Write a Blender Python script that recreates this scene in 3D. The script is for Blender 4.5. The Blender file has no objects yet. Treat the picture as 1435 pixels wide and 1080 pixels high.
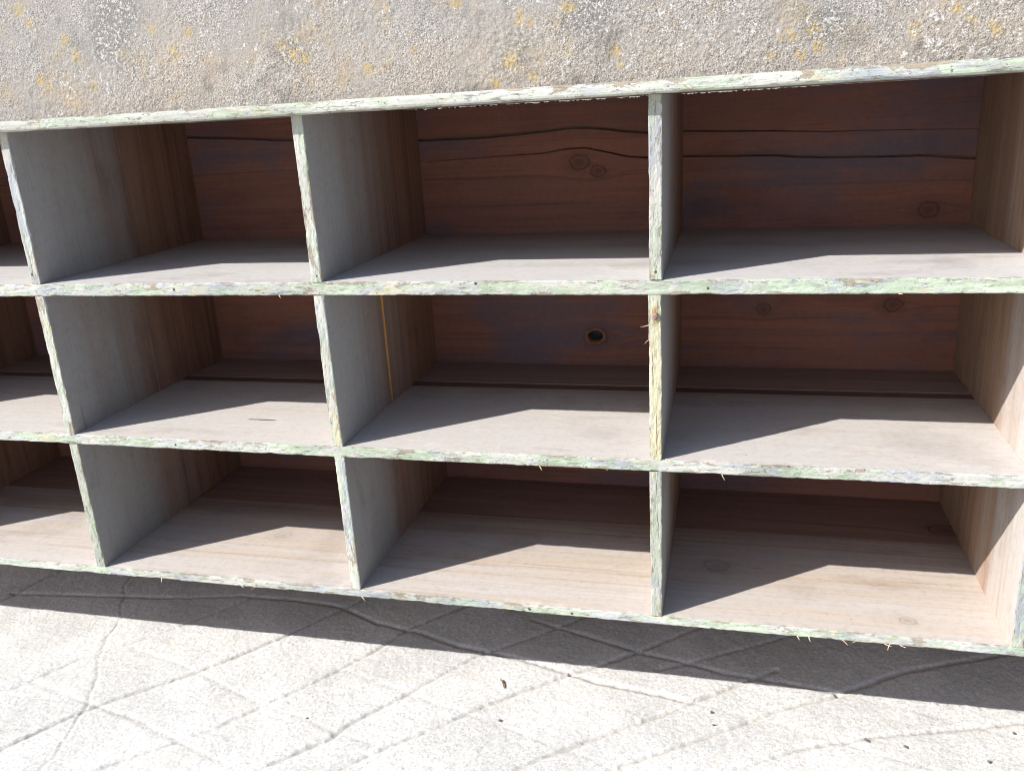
import bpy, bmesh, math, random
import numpy as np
from mathutils import Vector
random.seed(7)
scene = bpy.context.scene
COL = scene.collection

# ------------------------------------------------------------------ dimensions (metres)
G0 = 1.0893                                   # height of the top board's middle above the ground
TOP_T, TOP_B = G0 + .00899, G0 - .00899       # top board
S1_T, S1_B = G0 - .2653, G0 - .2873           # upper shelf
S2_T, S2_B = G0 - .5494, G0 - .56864          # lower shelf
S3_T, S3_B = G0 - .82825, G0 - .8443          # bottom board
OVER = .025                                   # the top board overhangs the front
DEPTH = .5035                                 # clear depth of a compartment
BACK_T = .018
DIV_T = .0189
DIVX = [-2.157, -1.6155, -1.0809, -.5389, 0.0, .53725, 1.079]
XL, XR = DIVX[0] - DIV_T / 2, DIVX[-1] + DIV_T / 2
WALL_Y = .578
SX, SY = 1.0813, .8051                        # the sun's rays run (SX, SY, -1)
BASE = Vector(((XL + XR) / 2, .26, 0))

# ------------------------------------------------------------------ numeric noise
def _h(ix, iy, s):
    n = (ix.astype(np.int64) * 374761393 + iy.astype(np.int64) * 668265263 + s * 974711) & 0xFFFFFFFF
    n = ((n ^ (n >> 13)) * 1274126177) & 0xFFFFFFFF
    n = n ^ (n >> 16)
    return (n & 0xFFFF) / 65535.0
def vn(x, y, s=0):
    x = np.asarray(x, float); y = np.asarray(y, float) + 0 * x
    ix = np.floor(x); iy = np.floor(y); fx = x - ix; fy = y - iy
    fx = fx * fx * (3 - 2 * fx); fy = fy * fy * (3 - 2 * fy)
    a = _h(ix, iy, s); b = _h(ix + 1, iy, s); c = _h(ix, iy + 1, s); d = _h(ix + 1, iy + 1, s)
    return (a * (1 - fx) + b * fx) * (1 - fy) + (c * (1 - fx) + d * fx) * fy
def fbm(x, y, s=0, o=4):
    r = 0; a = .5; t = 0
    for i in range(o):
        r = r + a * vn(np.asarray(x) * 2 ** i, np.asarray(y) * 2 ** i, s + i * 17); t += a; a *= .5
    return r / t

# ------------------------------------------------------------------ objects
def link(name, me, parent=None, mats=(), loc=None):
    o = bpy.data.objects.new(name, me); COL.objects.link(o)
    for m in mats: me.materials.append(m)
    if parent is not None: o.parent = parent
    if loc is not None: o.location = loc
    return o
def tag(o, label=None, cat=None, group=None, kind=None):
    if label: o['label'] = label
    if cat: o['category'] = cat
    if group: o['group'] = group
    if kind: o['kind'] = kind
    return o
def mesh_np(name, V, F, mi=None, smooth=False, fix=True):
    me = bpy.data.meshes.new(name)
    me.from_pydata([tuple(v) for v in V], [], [tuple(f) for f in F])
    if mi is not None: me.polygons.foreach_set('material_index', mi)
    me.polygons.foreach_set('use_smooth', [smooth] * len(me.polygons))
    if fix:
        bm = bmesh.new(); bm.from_mesh(me); bmesh.ops.recalc_face_normals(bm, faces=bm.faces[:]); bm.to_mesh(me); bm.free()
    me.update(); return me
def sweep(name, st, sect, axis, disp, mat_of, parent, mats, off=BASE, rim=None):
    """sweep a closed section (list of 2-D points) along an axis; disp(S, A, B, ring index) moves the vertices."""
    st = np.asarray(st, float); sect = np.asarray(sect, float)
    n, m = len(st), len(sect)
    S = np.repeat(st[:, None], m, 1); A = np.repeat(sect[None, :, 0], n, 0); B = np.repeat(sect[None, :, 1], n, 0)
    K = np.repeat(np.arange(m)[None, :], n, 0)
    S, A, B = disp(S.copy(), A.copy(), B.copy(), K)
    V = np.stack([S, A, B], -1) if axis == 'x' else np.stack([A, B, S], -1)
    V = V.reshape(-1, 3) - np.array(off)
    F = []; mi = []
    for j in range(m):
        k = mat_of(j); j2 = (j + 1) % m
        for i in range(n - 1):
            F.append((i * m + j, i * m + j2, (i + 1) * m + j2, (i + 1) * m + j)); mi.append(k)
    F.append(tuple(range(m))); mi.append(1 if axis == 'x' else 0)
    F.append(tuple((n - 1) * m + k for k in range(m))); mi.append(1 if axis == 'x' else 0)
    me = mesh_np(name, V, F, mi)
    if rim is not None:
        a = me.attributes.new('rim', 'FLOAT', 'POINT'); a.data.foreach_set('value', np.tile(np.asarray(rim, np.float32), n))
    return link(name, me, parent, mats)

# ------------------------------------------------------------------ node shorthand
class N:
    def __init__(s, name):
        s.m = bpy.data.materials.new(name); s.m.use_nodes = True
        s.t = s.m.node_tree; s.b = s.t.nodes['Principled BSDF']; s.out = s.t.nodes['Material Output']
        s.b.inputs['Specular IOR Level'].default_value = .3
    def nd(s, ty, **kw):
        n = s.t.nodes.new(ty)
        for k, v in kw.items(): setattr(n, k, v)
        return n
    def put(s, sock, v):
        if hasattr(v, 'is_linked'): s.t.links.new(v, sock)
        elif isinstance(v, (tuple, list)):
            sock.default_value = tuple(v) + ((1,) if len(v) == 3 and len(sock.default_value) == 4 else ())
        else: sock.default_value = v
    def pos(s):
        g = s.nd('ShaderNodeTexCoord').outputs['Object']
        return s.vm('ADD', g, tuple(BASE))
    def vm(s, op, a, b=(0, 0, 0), sc=None):
        n = s.nd('ShaderNodeVectorMath', operation=op); s.put(n.inputs[0], a); s.put(n.inputs[1], b)
        if sc is not None: s.put(n.inputs['Scale'], sc)
        return n.outputs['Value'] if op in ('LENGTH', 'DOT_PRODUCT', 'DISTANCE') else n.outputs[0]
    def ma(s, op, a, b=0., c=0., clamp=False):
        n = s.nd('ShaderNodeMath', operation=op, use_clamp=clamp)
        s.put(n.inputs[0], a); s.put(n.inputs[1], b); s.put(n.inputs[2], c); return n.outputs[0]
    def sep(s, v):
        n = s.nd('ShaderNodeSeparateXYZ'); s.put(n.inputs[0], v); return n.outputs
    def comb(s, x, y, z):
        n = s.nd('ShaderNodeCombineXYZ')
        for i, v in enumerate((x, y, z)): s.put(n.inputs[i], v)
        return n.outputs[0]
    def noise(s, v, sc, det=4., ro=.5, dist=0., col=False):
        n = s.nd('ShaderNodeTexNoise'); s.put(n.inputs['Vector'], v)
        for k, x in (('Scale', sc), ('Detail', det), ('Roughness', ro), ('Distortion', dist)): s.put(n.inputs[k], x)
        return n.outputs['Color' if col else 'Fac']
    def vor(s, v, sc, feat='F1', out='Distance', rnd=1.):
        n = s.nd('ShaderNodeTexVoronoi', feature=feat); s.put(n.inputs['Vector'], v); s.put(n.inputs['Scale'], sc)
        s.put(n.inputs['Randomness'], rnd); return n.outputs[out]
    def map(s, f, a, b, lo=0., hi=1., smooth=True):
        n = s.nd('ShaderNodeMapRange', interpolation_type='SMOOTHSTEP' if smooth else 'LINEAR')
        for k, x in zip(('Value', 'From Min', 'From Max', 'To Min', 'To Max'), (f, a, b, lo, hi)): s.put(n.inputs[k], x)
        return n.outputs[0]
    def mix(s, f, a, b, mode='MIX'):
        n = s.nd('ShaderNodeMix', data_type='RGBA', blend_type=mode)
        s.put(n.inputs[0], f); s.put(n.inputs[6], a); s.put(n.inputs[7], b); return n.outputs[2]
    def bump(s, h, strength, dist, nrm=None):
        n = s.nd('ShaderNodeBump'); s.put(n.inputs['Height'], h); s.put(n.inputs['Strength'], strength); s.put(n.inputs['Distance'], dist)
        if nrm is not None: s.put(n.inputs['Normal'], nrm)
        return n.outputs[0]
    def rnd(s): return s.nd('ShaderNodeObjectInfo').outputs['Random']
    def done(s, col, rough=.75, nrm=None):
        s.put(s.b.inputs['Base Color'], col); s.put(s.b.inputs['Roughness'], rough)
        if nrm is not None: s.put(s.b.inputs['Normal'], nrm)
        return s.m

# ------------------------------------------------------------------ materials
def paint_edge(name, axis, creamy=.0, nails=(), grey=0., green=0., stains=(), splits=()):
    """old chipped paint on the front edges: chalky grey-white, pale green underneath, bare wood in the chips"""
    s = N(name); p = s.pos()
    along = (.32, 1, 1) if axis == 'x' else (1, 1, .32)
    q = s.vm('ADD', s.vm('MULTIPLY', p, along), s.vm('SCALE', (3.1, 1.7, 2.3), sc=s.rnd()) if axis == 'z' else (0, 0, 0))
    fib = s.vm('MULTIPLY', p, (.13, 1, 1) if axis == 'x' else (1, 1, .13))
    lo = s.noise(q, 15, 6, .65)
    base = s.mix(s.map(lo, .46 + grey, .60 + grey), (.55, .545, .50), (.39, .41, .45))
    base = s.mix(s.map(s.noise(q, 37, 5, .65), .54, .60), base, (.565, .545, .49))
    base = s.mix(s.map(s.noise(s.vm('ADD', q, (3, 3, 9)), 70, 4, .6), .52, .68, 0, .5), base, (.46, .475, .49))
    reg = s.noise(s.vm('ADD', p, (1.3, 0, .4)), 3.1, 3)
    gmask = s.map(s.ma('ADD', s.noise(q, 70, 9, .74, .5), s.ma('MULTIPLY', s.ma('SUBTRACT', reg, .5), .50)), .505 - green, .55 - green)
    gcol = s.mix(s.map(s.noise(q, 90, 4), .35, .65), (.38, .465, .325), (.525, .60, .475))
    base = s.mix(s.ma('MULTIPLY', gmask, .85 - creamy), base, gcol)
    ymask = s.map(s.noise(s.vm('ADD', q, (5, 3, 1)), 40, 7, .7), .585, .63)
    base = s.mix(s.ma('MULTIPLY', ymask, .8), base, (.56, .52, .36))
    # chips to bare wood
    rim = s.nd('ShaderNodeAttribute', attribute_name='rim').outputs['Fac']
    wmask = s.map(s.ma('ADD', s.noise(s.vm('ADD', q, (9, 2, 7)), 46, 9, .74, .4), s.ma('MULTIPLY', rim, .075)), .59, .625)
    wood = s.mix(s.noise(s.vm('MULTIPLY', q, (1, 6, 6) if axis == 'x' else (6, 6, 1)), 60, 3), (.25, .20, .155), (.47, .385, .29))
    base = s.mix(s.ma('MULTIPLY', wmask, .9), base, wood)
    # short flecks and hairlines that follow the grain, small dark pits
    fl = s.noise(s.vm('ADD', fib, (2, 4, 6)), 230, 4, .62)
    cmask = s.map(s.noise(q, 19, 4, .6), .38, .60)
    dark = s.ma('MULTIPLY', s.map(fl, .585, .66), cmask)
    base = s.mix(s.ma('MULTIPLY', dark, .72), base, (.16, .145, .115))
    wob = s.vm('ADD', s.vm('MULTIPLY', p, (.3, 1, 1) if axis == 'x' else (1, 1, .3)), s.vm('SCALE', s.noise(p, 120, 3, .6, 0, True), sc=.008))
    crz = s.map(s.vor(wob, 120, 'DISTANCE_TO_EDGE'), .01, .045, 1, 0)
    crz = s.ma('MULTIPLY', crz, s.map(s.noise(s.vm('ADD', q, (7, 1, 2)), 30, 5, .65), .52, .62))
    base = s.mix(s.ma('MULTIPLY', crz, .6), base, (.20, .18, .15))
    pit = s.map(s.noise(s.vm('ADD', s.vm('MULTIPLY', p, (.5, 1, 1) if axis == 'x' else (1, 1, .5)), (1, 1, 1)), 300, 3, .6), .655, .70)
    base = s.mix(s.ma('MULTIPLY', pit, .8), base, (.11, .09, .07))
    base = s.mix(1., base, s.mix(s.map(s.noise(q, 6, 5, .65), .40, .62), (.87, .87, .86), (.66, .66, .645)), 'MULTIPLY')
    for (nx, nz, rx, rz) in stains:            # yellowed, weathered stretch of paint
        d = s.vm('LENGTH', s.vm('MULTIPLY', s.vm('SUBTRACT', p, (nx, 0, nz)), (1 / rx, 0, 1 / rz)))
        st = s.map(s.ma('ADD', d, s.ma('MULTIPLY', s.ma('SUBTRACT', s.noise(s.vm('MULTIPLY', p, (1, 1, .2)), 120, 5, .65), .5), 2.6)), .6, 1.2, 1, 0)
        base = s.mix(s.ma('MULTIPLY', st, .7), base, (.50, .455, .29))
    for (nx, nz, rz) in splits:                # long drying split
        xx = s.ma('ADD', s.sep(p)[0], s.ma('MULTIPLY', s.ma('SUBTRACT', s.noise(s.vm('MULTIPLY', p, (0, 0, 1)), 60, 3), .5), .004))
        d = s.ma('ABSOLUTE', s.ma('SUBTRACT', xx, nx)); dz = s.ma('ABSOLUTE', s.ma('SUBTRACT', s.sep(p)[2], nz))
        m_ = s.ma('MULTIPLY', s.map(d, .0003, .0009, 1, 0), s.map(dz, rz * .6, rz, 1, 0))
        base = s.mix(s.ma('MULTIPLY', m_, .85), base, (.06, .05, .035))
    for (nx, nz, rx, rz) in nails:             # rust run round a nail
        d = s.vm('LENGTH', s.vm('MULTIPLY', s.vm('SUBTRACT', p, (nx, 0, nz)), (1 / rx, 0, 1 / rz)))
        st = s.map(s.ma('ADD', d, s.ma('MULTIPLY', s.noise(s.vm('MULTIPLY', p, (1, 1, .12)), 330, 3), 1.1)), .75, 1.35, 1, 0)
        base = s.mix(s.ma('MULTIPLY', st, .85), base, (.27, .165, .05))
    h = s.ma('ADD', s.ma('MULTIPLY', s.ma('ADD', wmask, s.ma('MULTIPLY', gmask, .4)), -.6), s.ma('MULTIPLY', dark, -.8))
    h = s.ma('ADD', h, s.ma('MULTIPLY', s.noise(fib, 240, 4, .6), .9))
    h = s.ma('ADD', h, s.ma('MULTIPLY', pit, -.8))
    return s.done(base, .7, s.bump(h, .75, .0014))

def knot_warp(s, p, knots, plane):
    """bend the grain round the knots; also returns a mask of rings and dark hearts"""
    a, b = plane
    out = p; ring = None; heart = None; halo = None
    for (u, v, r) in knots:
        c = [0, 0, 0]; c[a] = u; c[b] = v
        k = [0, 0, 0]; k[a] = .75; k[b] = 1.
        rel = s.vm('SUBTRACT', p, tuple(c))
        d = s.ma('DIVIDE', s.vm('LENGTH', s.vm('MULTIPLY', rel, tuple(k))), r)
        d = s.ma('ADD', d, s.ma('MULTIPLY', s.ma('SUBTRACT', s.noise(p, 70, 4, .6), .5), 1.1))
        comp = s.sep(rel)[b]
        g = s.ma('POWER', 2.718, s.ma('MULTIPLY', s.ma('MULTIPLY', d, d), -.16))
        push = s.ma('MULTIPLY', s.ma('MULTIPLY', g, r * -.95), s.ma('SIGN', comp))
        vv = [0, 0, 0]; vv[b] = push
        out = s.vm('ADD', out, s.comb(*vv))
        rg = s.ma('MULTIPLY', s.map(d, .72, .95), s.map(d, .98, 1.22, 1, 0))
        ht = s.map(d, .1, 1.0, 1, 0); hl = s.map(d, .9, 2.6, 1, 0)
        ring = rg if ring is None else s.ma('MAXIMUM', ring, rg)
        heart = ht if heart is None else s.ma('MAXIMUM', heart, ht)
        halo = hl if halo is None else s.ma('MAXIMUM', halo, hl)
    return out, ring, heart, halo

def wood(name, grain, cols, knots=(), plane=(0, 1), back=None, back_y=(.2, .4), streak=.8, wash=None, washlo=(.45, .6),
         bump=.35, tone=.0, marks=(), dust=0., sky_tint=False):
    """weathered board: grain axis, (light, mid, dark) colours, optional paint wash or painted sky tint, unpainted rear partly darkened as depth shade"""
    s = N(name); p0 = s.pos()
    seed = s.vm('SCALE', (3.7, 5.1, 2.9), sc=s.rnd())
    p = p0; ring = None
    if knots: p, ring, heart, halo = knot_warp(s, p0, knots, plane)
    st = {'x': (.045, 1, 1), 'z': (1, 1, .05), 'y': (1, .05, 1)}[grain]
    ln = {'x': (.014, 1, 1), 'z': (1, 1, .02), 'y': (1, .02, 1)}[grain]
    fi = {'x': (.012, 1, 1), 'z': (1, 1, .02), 'y': (1, .02, 1)}[grain]
    q = s.vm('ADD', s.vm('MULTIPLY', p, st), seed)
    f = s.vm('ADD', s.vm('MULTIPLY', p, fi), seed)
    band = s.noise(q, 26, 5, .62, 1.2)                     # growth bands
    line = s.noise(s.vm('ADD', s.vm('MULTIPLY', p, ln), seed), 95, 5, .65, .8)                      # ring lines
    fib = s.noise(f, 420, 3, .6)                           # fibres
    col = s.mix(s.map(band, .36, .64), cols[0], cols[1])
    col = s.mix(s.map(line, .52, .70, 0, streak), col, cols[2])
    col = s.mix(s.map(fib, .52, .72, 0, .42 * streak), col, cols[2])
    if knots:
        col = s.mix(s.ma('MULTIPLY', halo, .30), col, cols[2])
        col = s.mix(s.ma('MULTIPLY', heart, .6), col, s.mix(1., cols[2], (.8, .62, .5), 'MULTIPLY'))
        col = s.mix(s.ma('MULTIPLY', ring, .55), col, s.mix(1., cols[2], (.42, .36, .34), 'MULTIPLY'))
    big = s.noise(s.vm('ADD', p0, seed), 4.5, 4, .6)
    if wash is not None:                                   # thin old paint wash, worn in streaks; on back boards a painted sky tint
        w = s.map(s.ma('ADD', s.ma('MULTIPLY', band, .45), s.ma('MULTIPLY', s.noise(s.vm('ADD', s.vm('MULTIPLY', p0, st), seed), 9, 5, .6), .55)), washlo[0], washlo[1])
        if sky_tint:  # back boards: violet patches carry the tint of sky light
            w = s.map(s.ma('ADD', s.noise(s.vm('ADD', s.vm('MULTIPLY', p0, (.5, 1, 1)), seed), 5, 6, .6), s.ma('MULTIPLY', s.ma('SUBTRACT', band, .5), .18)), washlo[0], washlo[1])
        w = s.ma('MULTIPLY', w, s.map(fib, .75, .45, .55, 1))
        if back is not None:  # bare rear wood, with some of the compartment's depth shade in its colour
            y = s.sep(p0)[1]
            edge = s.ma('ADD', y, s.ma('MULTIPLY', s.ma('SUBTRACT', s.noise(q, 16, 5, .65), .5), .38))
            bk = s.map(edge, back_y[0], back_y[1])
            col = s.mix(bk, s.mix(w, col, wash), s.mix(s.map(line, .5, .7, 0, .6), s.mix(s.map(band, .4, .62), back[0], back[1]), back[2]))
        else:
            col = s.mix(w, col, wash)
    col = s.mix(s.map(big, .56, .72, 0, .35), col, s.mix(1., col, (.62, .56, .55), 'MULTIPLY'))
    if tone: col = s.mix(s.map(s.rnd(), 0, 1, 0, tone, False), col, s.mix(1., col, (.7, .66, .64), 'MULTIPLY'))
    stain = s.map(s.noise(s.vm('ADD', s.vm('MULTIPLY', p0, {'x': (.35, 1, 1), 'z': (1, 1, .35), 'y': (1, .35, 1)}[grain]), seed), 11, 7, .7), .53, .68, 0, .45)
    col = s.mix(stain, col, s.mix(1., col, (.66, .60, .56), 'MULTIPLY'))
    mott = s.noise(s.vm('ADD', p0, seed), 85, 5, .75)
    col = s.mix(s.map(mott, .45, .65, 0, .30), col, s.mix(1., col, (.70, .68, .68), 'MULTIPLY'))
    # pin holes, scuffs and pale specks of old plaster
    hole = s.map(s.noise(s.vm('ADD', p0, (2, 7, 3)), 190, 2), .755, .775)
    col = s.mix(s.ma('MULTIPLY', hole, .85), col, (.04, .03, .025))
    speck = s.map(s.noise(s.vm('ADD', p0, (8, 1, 4)), 230, 2, .5), .765, .79)
    col = s.mix(s.ma('MULTIPLY', speck, .6), col, (.62, .58, .53))
    if dust:
        dm = s.map(s.noise(s.vm('MULTIPLY', p0, (1, 2, 1)), 14, 6, .7), .56, .70, 0, dust)
        col = s.mix(dm, col, (.66, .61, .54))
    for (u, v, ru, rv) in marks:                           # dark scratches and slots
        c = [0, 0, 0]; c[plane[0]] = u; c[plane[1]] = v
        k = [0, 0, 0]; k[plane[0]] = 1 / ru; k[plane[1]] = 1 / rv
        d = s.vm('LENGTH', s.vm('MULTIPLY', s.vm('SUBTRACT', p0, tuple(c)), tuple(k)))
        d = s.ma('ADD', d, s.ma('MULTIPLY', s.ma('SUBTRACT', s.noise(p0, 260, 3), .5), 1.2))
        col = s.mix(s.map(d, .75, 1.05, .9, 0), col, (.05, .03, .025))
    h = s.ma('ADD', s.ma('MULTIPLY', fib, .6), s.ma('MULTIPLY', line, .55))
    h = s.ma('SUBTRACT', h, s.ma('MULTIPLY', hole, .8))
    return s.done(col, .72, s.bump(h, bump, .0012))

PX = paint_edge('chipped_paint_along', 'x')
PTOP = paint_edge('flaking_paint_top', 'x', .15, grey=.07, green=.03)
PZ = paint_edge('chipped_paint_upright', 'z', .25, nails=[(0.0, G0 - .3193, .009, .030), (0.001, G0 - .2535, .004, .006), (-1.085, G0 - .248, .004, .010)], grey=.03,
                stains=[(0.0, G0 - .42, .011, .14), (0.0, G0 - .525, .008, .04), (-.5389, G0 - .53, .008, .03)],
                splits=[(.0015, G0 - .51, .045), (-.004, G0 - .40, .03), (.003, G0 - .66, .03), (-1.082, G0 - .235, .03)])
GREY = (.32, .318, .316)
SHELF1 = wood('washed_shelf_wood', 'x', ((.49, .435, .40), (.44, .385, .35), (.30, .245, .22)), wash=(.475, .465, .46), washlo=(.15, .40), dust=.25, bump=.25, streak=.75,
              back=((.42, .36, .325), (.38, .32, .285), (.25, .20, .18)), back_y=(.25, .50))
SHELF2 = wood('dusty_shelf_wood', 'x', ((.51, .45, .40), (.455, .39, .34), (.30, .24, .20)), wash=(.485, .462, .44), washlo=(.30, .54), bump=.25, dust=.25, streak=.75,
              back=((.36, .29, .255), (.315, .25, .215), (.20, .15, .13)), back_y=(.20, .46),
              marks=[(-.745, .112, .036, .0030), (-.087, .352, .014, .006)])
SHELF3 = wood('bare_bottom_wood', 'x', ((.505, .43, .36), (.45, .37, .295), (.275, .195, .14)), wash=(.51, .475, .45), washlo=(.40, .62), bump=.28, streak=.75,
              back=((.33, .235, .19), (.275, .19, .15), (.15, .10, .078)), back_y=(.14, .42),
              knots=[(-.779, .176, .013), (-.688, .024, .009), (-.312, .036, .008), (.393, .049, .010), (.092, .179, .017)])
SIDE = wood('divider_wood', 'z', ((.34, .27, .22), (.29, .225, .18), (.18, .125, .095)), wash=GREY, washlo=(.05, .2), bump=.22, tone=.35, streak=.8,
            back=((.30, .168, .112), (.245, .135, .09), (.125, .066, .045)), back_y=(.08, .36), plane=(1, 2))
BACK = wood('back_board_wood', 'x', ((.335, .138, .092), (.275, .118, .088), (.15, .068, .056)), bump=.5, plane=(0, 2), tone=.4,
            wash=(.165, .122, .150), washlo=(.46, .68), streak=.55, sky_tint=True,  # this violet colour paints in bluish sky light
            knots=[(-.193, G0 - .1285, .0145), (-.156, G0 - .1466, .011), (.459, G0 - .239, .014), (.171, G0 - .4274, .010), (.411, G0 - .4186, .012)])
HOLE = wood('back_board_wood_with_knot_hole', 'x', ((.335, .138, .092), (.275, .118, .088), (.15, .068, .056)), bump=.5, plane=(0, 2), tone=.4,
            wash=(.165, .122, .150), washlo=(.46, .68), streak=.55, sky_tint=True, knots=[(-.170, G0 - .4872, .019), (.171, G0 - .4274, .010), (.411, G0 - .4186, .012)])  # same bluish sky light painted into the violet colour
BARE = wood('bare_orange_wood', 'z', ((.66, .35, .13), (.58, .29, .10), (.36, .16, .05)), bump=.3)
REAR2 = wood('dusty_rear_plank_wood', 'x', ((.35, .26, .225), (.30, .215, .185), (.18, .125, .105)), bump=.3, streak=.7)
REAR = wood('dark_rear_plank_wood', 'x', ((.32, .205, .16), (.265, .165, .13), (.14, .085, .068)), bump=.35, streak=.7, knots=[(.511, .375, .020)])
JOINT = wood('dark_joint_wood', 'x', ((.185, .115, .09), (.15, .095, .075), (.09, .058, .045)), bump=.3)
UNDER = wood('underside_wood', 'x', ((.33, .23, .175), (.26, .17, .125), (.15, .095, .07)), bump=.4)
def simple(name, a, b, sc=60, rough=.7, metal=0., bump=.4):
    s = N(name); p = s.pos(); n = s.noise(p, sc, 5, .65)
    s.b.inputs['Metallic'].default_value = metal
    return s.done(s.mix(s.map(n, .35, .65), a, b), rough, s.bump(n, bump, .001))
RUST = simple('rusty_iron', (.20, .12, .10), (.36, .24, .22), 400, .75, .2)
DARKIRON = simple('dark_iron', (.05, .04, .035), (.12, .085, .07), 500, .6, .4)
SLIVER = simple('split_wood', (.68, .56, .40), (.50, .37, .24), 300)
LEG = simple('leg_wood', (.30, .24, .19), (.20, .15, .12), 30)
STONE = simple('pebble_stone', (.10, .095, .09), (.21, .195, .18), 300)
TWIG = simple('twig_bark', (.14, .09, .05), (.24, .16, .08), 300)

# ------------------------------------------------------------------ cabinet
cab = bpy.data.objects.new('pigeonhole_cabinet', None); COL.objects.link(cab); cab.location = BASE
cab.empty_display_size = .2
tag(cab, 'long weathered wooden pigeonhole cabinet with chipped pale green painted edges standing before the wall', 'cabinet')

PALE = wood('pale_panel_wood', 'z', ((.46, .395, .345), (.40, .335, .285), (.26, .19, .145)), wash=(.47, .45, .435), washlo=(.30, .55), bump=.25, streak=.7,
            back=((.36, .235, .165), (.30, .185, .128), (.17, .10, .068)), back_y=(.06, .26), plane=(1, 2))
def front_section(a0, a1, b0, b1, r, nf=9):
    """section with a rounded front at a0 and a square back at a1; ring index <-> material by position"""
    pts = [(a1, b0), (a0 + .10, b0), (a0 + .03, b0), (a0 + .012, b0)]
    for t in (0, 30, 60, 90):
        pts.append((a0 + r - r * math.sin(math.radians(t)), b0 + r - r * math.cos(math.radians(t))))
    for i in range(1, nf):
        pts.append((a0, b0 + r + (b1 - b0 - 2 * r) * i / nf))
    for t in (90, 60, 30, 0):
        pts.append((a0 + r - r * math.sin(math.radians(t)), b1 - r + r * math.cos(math.radians(t))))
    pts += [(a0 + .012, b1), (a0 + .03, b1), (a0 + .10, b1), (a1, b1)]
    return pts
def chip(S, A, B, a0, b0, b1, seed, amp=1.):
    """worn, chipped, splintered front edge"""
    near = np.clip(1 - (A - a0) / .011, 0, 1)
    mid = np.abs((B - (b0 + b1) / 2) / ((b1 - b0) / 2)); edge = np.clip((mid - .55) / .45, 0, 1)
    n1 = fbm(S * 55, B * 160, seed, 4); n2 = fbm(S * 14, B * 30, seed + 40, 4); n3 = fbm(S * 190, B * 260, seed + 80, 3)
    d = .0012 * (n1 - .5) + .0009 * (n3 - .5) + np.clip(n1 - .56, 0, 1) * .009 * (.35 + edge) + np.clip(n2 - .6, 0, 1) * .010 * edge
    A = A + near * d * amp
    low = np.where(B < (b0 + b1) / 2, 1., -1.)
    rag = (fbm(S * 90, np.zeros_like(S) + low, seed + 11, 4) - .5) * .0022 + np.clip(fbm(S * 24, np.zeros_like(S) + low, seed + 13, 3) - .64, 0, 1) * .010
    B = B + low * near * edge * rag * amp
    return A, B

def long_board(name, z0, z1, y0, y1, r, seed, mats, bow=.0012, amp=1.):
    st = np.unique(np.concatenate([np.arange(XL, -1.5, .02), np.arange(-1.5, .62, .0026), np.arange(.62, XR, .02), [XR]]))
    sect = front_section(y0, y1, z0, z1, r)
    m = len(sect)
    def disp(S, A, B, K):
        A, B = chip(S, A, B, y0, z0, z1, seed, amp * .62)
        fr = np.clip(1 - (A - y0) / .2, 0, 1)
        B = B + (fbm(S * 1.7, 0 * S, seed + 5, 2) - .5) * 2 * bow * fr
        A = A + (fbm(S * 1.3, 0 * S + 9, seed + 6, 2) - .5) * .003 * np.clip(1 - (A - y0) / .1, 0, 1)
        return S, A, B
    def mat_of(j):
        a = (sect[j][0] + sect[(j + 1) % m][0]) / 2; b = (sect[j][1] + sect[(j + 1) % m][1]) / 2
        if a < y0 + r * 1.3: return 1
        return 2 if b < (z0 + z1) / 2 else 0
    rim = [max(0, 1 - abs((abs(b - (z0 + z1) / 2) - (z1 - z0) / 2 + .0008) / .0042)) if a < y0 + .012 else .3 for a, b in sect]
    return sweep(name, st, sect, 'x', disp, mat_of, cab, mats, rim=rim)

top = long_board('top_board', TOP_B, TOP_T, -OVER, .528, .0055, 3, (SHELF1, PTOP, UNDER), bow=.0004, amp=.6)
tag(top, 'overhanging top board with rounded flaking pale green and white front edge')
upper = long_board('shelf', S1_B, S1_T, 0, DEPTH - .0005, .0022, 21, (SHELF1, PX, UNDER))
tag(upper, 'upper shelf board, grey washed with green patched front edge')
SEAM = .333
lower = long_board('shelf', S2_B, S2_T, 0, SEAM, .0022, 33, (SHELF2, PX, UNDER), amp=1.15)
tag(lower, 'lower shelf board, pinkish with a ragged chipped front edge')
bottom = long_board('bottom_board', S3_B, S3_T, 0, .316, .0022, 47, (SHELF3, PX, UNDER), amp=1.3)
tag(bottom, 'bottom board with warm bare wood grain and a splintered front edge')

def plank_x(name, zlo, zhi, y0, y1, mats, xs=None, bev=.0012):
    """plank along x whose lower and upper edges are functions of x"""
    xs = np.arange(XL + .0005, XR, .006) if xs is None else xs
    sect = [(y1, 0), (y0 + bev, 0), (y0, 0), (y0, .33), (y0, .66), (y0, 1), (y0 + bev, 1), (y1, 1)]
    def disp(S, A, B, K):
        lo, hi = zlo(S), zhi(S)
        Z = lo + (hi - lo) * B
        Z = np.where(K == 2, Z + bev, Z); Z = np.where(K == 5, Z - bev, Z)
        A = A + np.where((K > 1) & (K < 6), (fbm(S * 2.2, B * 3 + 5, len(name), 3) - .5) * .002, 0)
        return S, A, Z
    return sweep(name, xs, sect, 'x', disp, lambda j: 0, cab, mats)
rear_strip = plank_x('shelf_rear_plank', lambda x: S2_B + .0004 + 0 * x, lambda x: S2_T - .0006 + 0 * x,
        SEAM + .0325, DEPTH - .0005, (REAR2,))
bottom_rear = plank_x('bottom_rear_plank', lambda x: S3_B + .0005 + 0 * x, lambda x: S3_T - .0008 + (fbm(x * 3, 0 * x, 4, 2) - .5) * .0008, .3175, DEPTH - .0005, (REAR,))
tag(bottom_rear, 'dark reddish rear plank of the bottom board')
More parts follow.
